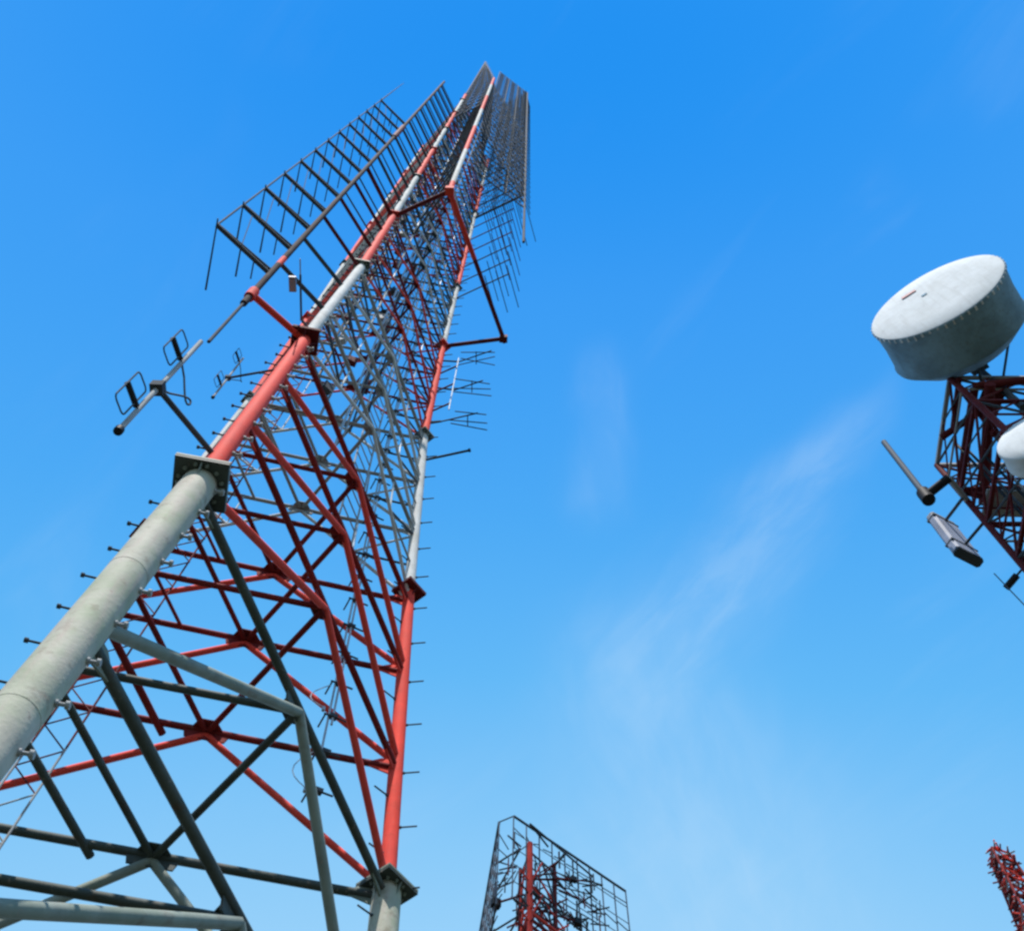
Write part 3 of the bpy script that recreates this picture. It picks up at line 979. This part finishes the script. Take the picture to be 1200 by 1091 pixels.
# upright tube antenna on a bracket
rod_b = at(1084, 580, 18.8)
ra = thing('rod_antenna', 'slim upright grey tube antenna on a dark bracket left of the dark red tower', 'antenna', rod_b)
zr = z_on(1041, 514, Vector((rod_b.x, rod_b.y, 0)), 17, 26)
Mesh().tube(rod_b + U * .05, Vector((rod_b.x, rod_b.y, zr)), .06, 10, r2=.055).build('tube', TUBE, ra)
Mesh().tube(Vector((rod_b.x, rod_b.y, zr)), Vector((rod_b.x, rod_b.y, zr + .05)), .055, 10, r2=.02).build('end_cap', STEEL, ra)
Mesh().tube(rod_b - U * .22, rod_b + U * .12, .12, 12).build('base_collar', BLACK, ra)
bq = at(1112, 560, 18.8)
Mesh().tube(rod_b - U * .05, bq, .085, 8).build('bracket', BLACK, ra)
Mesh().tube(bq, Vector((cBL.x, cBL.y, bq.z + .1)), .05, 8).build('bracket', PALE, ra)

# panel antenna
pb = at(1134, 652, 17.7)
pz = z_on(1105, 610, Vector((pb.x, pb.y, 0)), 16, 24)
pa_ = thing('panel_antenna', 'upright grey panel antenna on two thin brackets below the tube antenna', 'antenna', pb)
ax_ = Vector((.9, .43, 0)).normalized(); ay_ = Vector((-.43, .9, 0)).normalized()
hh = (pz - pb.z) / 2
pc = Vector((pb.x, pb.y, (pz + pb.z) / 2))
def rbox(c, ax, ay, hx, hy, hz, b):
    m = Mesh()
    pts = [c + ax * sx + ay * sy for sx, sy in ((hx - b, -hy), (hx, -hy + b), (hx, hy - b), (hx - b, hy), (-hx + b, hy), (-hx, hy - b), (-hx, -hy + b), (-hx + b, -hy))]
    m.plate(pts, U, hz * 2)
    return m
rbox(pc, ax_, ay_, .27, .09, hh, .04).build('panel_body', PLASTIC, pa_)
rbox(Vector((pb.x, pb.y, pb.z - .02)), ax_, ay_, .272, .093, .03, .04).build('end_cap', STEEL, pa_)
rbox(Vector((pb.x, pb.y, pz + .02)), ax_, ay_, .272, .093, .02, .04).build('end_cap', PALE, pa_)
for t, tgt in ((.94, at(1128, 584, 18.6)), (.22, at(1153, 612, 18.2))):
    c = Vector((pb.x, pb.y, lerp(pb.z, pz, t)))
    Mesh().tube(c, tgt, .03, 8).build('bracket', STEEL, pa_)
    Mesh().box(c, ax_ * .275, ay_ * .10, U * .02).build('clamp_band', STEEL, pa_)
# little stub antenna low at the frame edge
sb = at(1179, 689, 16.6); se = at(1196, 669, 16.6)
st = thing('stub_antenna', 'small dark stub antenna on a thin arm below the grey panel antenna', 'antenna', sb)
Mesh().tube(sb, lerp(sb, se, .75), .06, 8).build('stub_body', BLACK, st)
Mesh().tube(lerp(sb, se, .7), Vector((cBL.x, cBL.y, sb.z)) if False else lerp(sb, se, 1.9), .02, 6).build('arm', STEEL, st)
guy = thing('guy_wire', 'thin wire running down past the small stub antenna at the right edge', 'wire', at(1160, 665, 16.8))
Mesh().tube(at(1165, 672, 16.8), at(1235, 745, 14.0), .010, 5).build('wire', STEEL, guy)

# ------------------------------------------------------------------ far tower at the bottom with its cage of antenna rails
ZF = 27.0
fx = thing('lattice_tower', 'distant red lattice tower inside a grey cage of antenna rails at the bottom centre', 'tower', Vector((0, 0, 0)))
A = at(621, 988, ZF); Bq = at(638, 1004, ZF); 
side = (Bq - A); side.z = 0
hs_ = Vector((-side.y, side.x, 0)).normalized()
fq = [A, A + Vector((1.35, -.35, 0)), A + Vector((.75, 1.0, 0))]
fq = [A, at(638, 1006, ZF - .4), at(585, 1030, ZF - .3)]
fcen = (fq[0] + fq[1] + fq[2]) / 3
fx.location = Vector((fcen.x, fcen.y, 0))
zF = ZF + EYE
# widen the plan to an even triangle about its near leg
s_ = 1.5
base = Vector((A.x, A.y, 0))
leg2 = at(640, 1008, ZF)
tri = [base, Vector((leg2.x, leg2.y, 0)) + Vector((.25, .15, 0)), base + Vector((-.25, .95, 0))]
fc = lambda i, z: Vector((tri[i % 3].x, tri[i % 3].y, z))
for i in range(3):
    n = 0
    z = zF
    while z > 0.01:
        z2 = max(0, z - 5.5)
        Mesh().tube(fc(i, z2), fc(i, z), (.085, .055, .05)[i], 10).build('leg', (RED if i == 0 else BROWN) if n % 2 == 0 else WHITE, fx)
        z = z2; n += 1
    Mesh().box(fc(i, 0.05), Vector((.3, 0, 0)), Vector((0, .3, 0)), U * .12).build('footing', CONC, fx)
zl = [zF - .35 - 1.3 * k for k in range(21)]
for k, z in enumerate(zl):
    for i in range(3):
        a, b = fc(i, z), fc(i + 1, z)
        col = RED if int((zF - z) / 5.5) % 2 == 0 else WHITE
        big = k in (2, 3)
        Mesh().tube(a, b, .03, 6).build('crossbar', BROWN if (k + i) % 2 else STEEL, fx)
        if k + 1 < len(zl):
            m_ = (a + b) / 2
            Mesh().tube(m_, fc(i, zl[k + 1]), .03, 6).build('diagonal_brace', col, fx)
            Mesh().tube(m_, fc(i + 1, zl[k + 1]), .03, 6).build('diagonal_brace', STEEL, fx)
# cage: top rail from (602,955) to (733,1043), side rail from (585,962) down to (563,1095)
def rail_screen(label, p, qv, z, hgt, nv, armto, grp):
    t = thing('antenna_screen', label, 'antenna array', (p + qv) / 2, grp)
    d = (qv - p)
    Mesh().tube(p, qv, .04, 6).build('top_rail', STEEL, t)
    Mesh().tube(p - U * hgt, qv - U * hgt, .03, 6).build('lower_rail', STEEL, t)
    nrm = Vector((d.y, -d.x, 0)).normalized()
    for k in range(nv + 1):
        c = lerp(p, qv, k / nv)
        Mesh().tube(c, c - U * hgt, .022, 6).build('upright', ZINC, t)
        for f in (.15, .5, .85):
            e = c - U * hgt * f
            Mesh().tube(e, e + (armto - e).normalized() * .55, .018, 5).build('dipole_rod', STEEL, t)
    for j in range(1, 5):
        Mesh().tube(p - U * hgt * j / 5, qv - U * hgt * j / 5, .014, 5).build('screen_wire', ZINC, t)
    for f in (.1, .9):
        for kk in (.3, .7):
            c = lerp(p, qv, kk) - U * hgt * f
            Mesh().tube(c, Vector((armto.x, armto.y, c.z)), .03, 6).build('standoff_arm', STEEL, t)
    return t
zc = ZF + 1.2
scrR = rail_screen('grey rail screen along the upper right of the distant tower cage', at(602, 956, zc), at(733, 1044, zc), zc, 3.4, 9, fc(0, zF), 'antenna screens round the distant tower')
rail_screen('grey rail screen along the left side of the distant tower cage', at(585, 963, zc), at(561, 1100, zc), zc, 3.4, 9, fc(2, zF), 'antenna screens round the distant tower')
rnd = random.Random(5)
for k in range(3):       # red outrigger platform low in view
    p = fc(0, zF - 2.7 - .25 * k)
    for tgt in (at(705, 1096, ZF - 1.5), at(596, 1096, ZF - 1.5)):
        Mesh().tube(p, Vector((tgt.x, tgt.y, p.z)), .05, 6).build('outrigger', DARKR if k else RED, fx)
for k in range(7):
    z = zF - 1.6 - .5 * k
    for i in range(3):
        a, b = fc(i, z), fc(i + 1, z - .5)
        d = (b - a)
        Mesh().tube(a - d * .35, b + d * .35, .028, 6).build('cross_brace', (RED, DARKR, STEEL)[(k + i) % 3], fx)
rod = thing('top_rail', 'bent grey top rail joining the two screens of the distant cage', 'rail', at(593, 958, zc))
Mesh().path([at(585, 963, zc), at(602, 956, zc)], .022, 6).build('rail', STEEL, rod)
# bow-tie dipoles on stand-offs between mast and cage
for k in range(26):
    px = rnd.uniform(588, 705); py = rnd.uniform(985 + max(0, px - 620) * .62, 1090)
    c = at(px, py, ZF - .5 + rnd.uniform(-1, .6))
    d = Vector((rnd.uniform(-1, 1), rnd.uniform(-1, 1), 0)).normalized()
    t = scrR
    Mesh().tube(c - d * .28, c + d * .28, .026, 6).build('dipole_rod', STEEL, t)
    Mesh().tube(c - U * .3, c + U * .35, .022, 6).build('dipole_upright', BROWN if k % 3 == 0 else STEEL, t)
    tgt = Vector((fcen.x, fcen.y, c.z))
    Mesh().tube(c, lerp(c, tgt, .55), .02, 6).build('standoff_arm', DARKR if k % 2 else STEEL, t)
# equipment on the far tower: small boxes and drum units
for (x, y, z, w, lab) in ((581, 1058, 25.4, .14, 'dark equipment box on the left side of the distant tower cage'), (672, 1030, 26.0, .09, 'small dark unit right of the distant tower top'), (677, 1080, 25.0, .11, 'dark round unit low on the right of the distant tower')):
    c = at(x, y, z)
    t = thing('equipment_box', lab, 'equipment', c, 'units on the distant tower')
    rbox(c, Vector((.9, .4, 0)).normalized(), Vector((-.4, .9, 0)).normalized(), w, w * .7, w * .9, w * .2).build('housing', BLACK, t)
    Mesh().tube(c, Vector((fcen.x, fcen.y, c.z)), .035, 6).build('bracket', BROWN, t)
    Mesh().tube(c + U * w, c + U * (w + .7), .025, 6).build('rod', STEEL, t)

# ------------------------------------------------------------------ slender red mast at the lower right corner
ZS = 40.0
S0 = at(1169, 1001, ZS)
mast = thing('lattice_mast', 'slender dark red lattice mast crowded with small rods at the lower right corner', 'mast', Vector((S0.x, S0.y, 0)))
def sc_(i, z):
    r = .50 + (ZS + EYE - z) * .10
    a = math.radians(90 + 120 * i + 20)
    return Vector((S0.x + r * math.cos(a), S0.y + r * math.sin(a), z))
zs = ZS + EYE
for i in range(3):
    z = zs
    n = 0
    while z > 0.01:
        z2 = max(0, z - 6)
        Mesh().tube(sc_(i, z2), sc_(i, z), .06, 8).build('leg', DARKR if n % 2 == 0 else WHITE, mast)
        z = z2; n += 1
    Mesh().box(sc_(i, .05), Vector((.3, 0, 0)), Vector((0, .3, 0)), U * .12).build('footing', CONC, mast)
z = zs; k = 0
while z > zs - 16:
    z2 = z - .62
    for i in range(3):
        col = RED if k % 3 == 0 else BROWN
        Mesh().tube(sc_(i, z), sc_(i + 1, z), .05, 6).build('crossbar', col, mast)
        Mesh().tube(sc_(i, z), sc_(i + 1, z2), .04, 6).build('diagonal_brace', BROWN if k % 2 else RED, mast)
        Mesh().tube(sc_(i + 1, z), sc_(i, z2), .035, 6).build('diagonal_brace', PALE if k % 3 == 0 else BROWN, mast)
        d = (sc_(i, z) - Vector((S0.x, S0.y, z))).normalized()
        for j in range(9):
            e = Vector((d.x + random.uniform(-.7, .7), d.y + random.uniform(-.7, .7), random.uniform(-.3, .5))).normalized()
            p = lerp(sc_(i, z), sc_(i + 1, z), random.random())
            Mesh().tube(p, p + e * random.uniform(.12, .42), .036, 5).build('side_rod', (RED, RED, DARKR, DARKR, BROWN, STEEL, PALE)[random.randrange(7)], mast)
    z = z2; k += 1
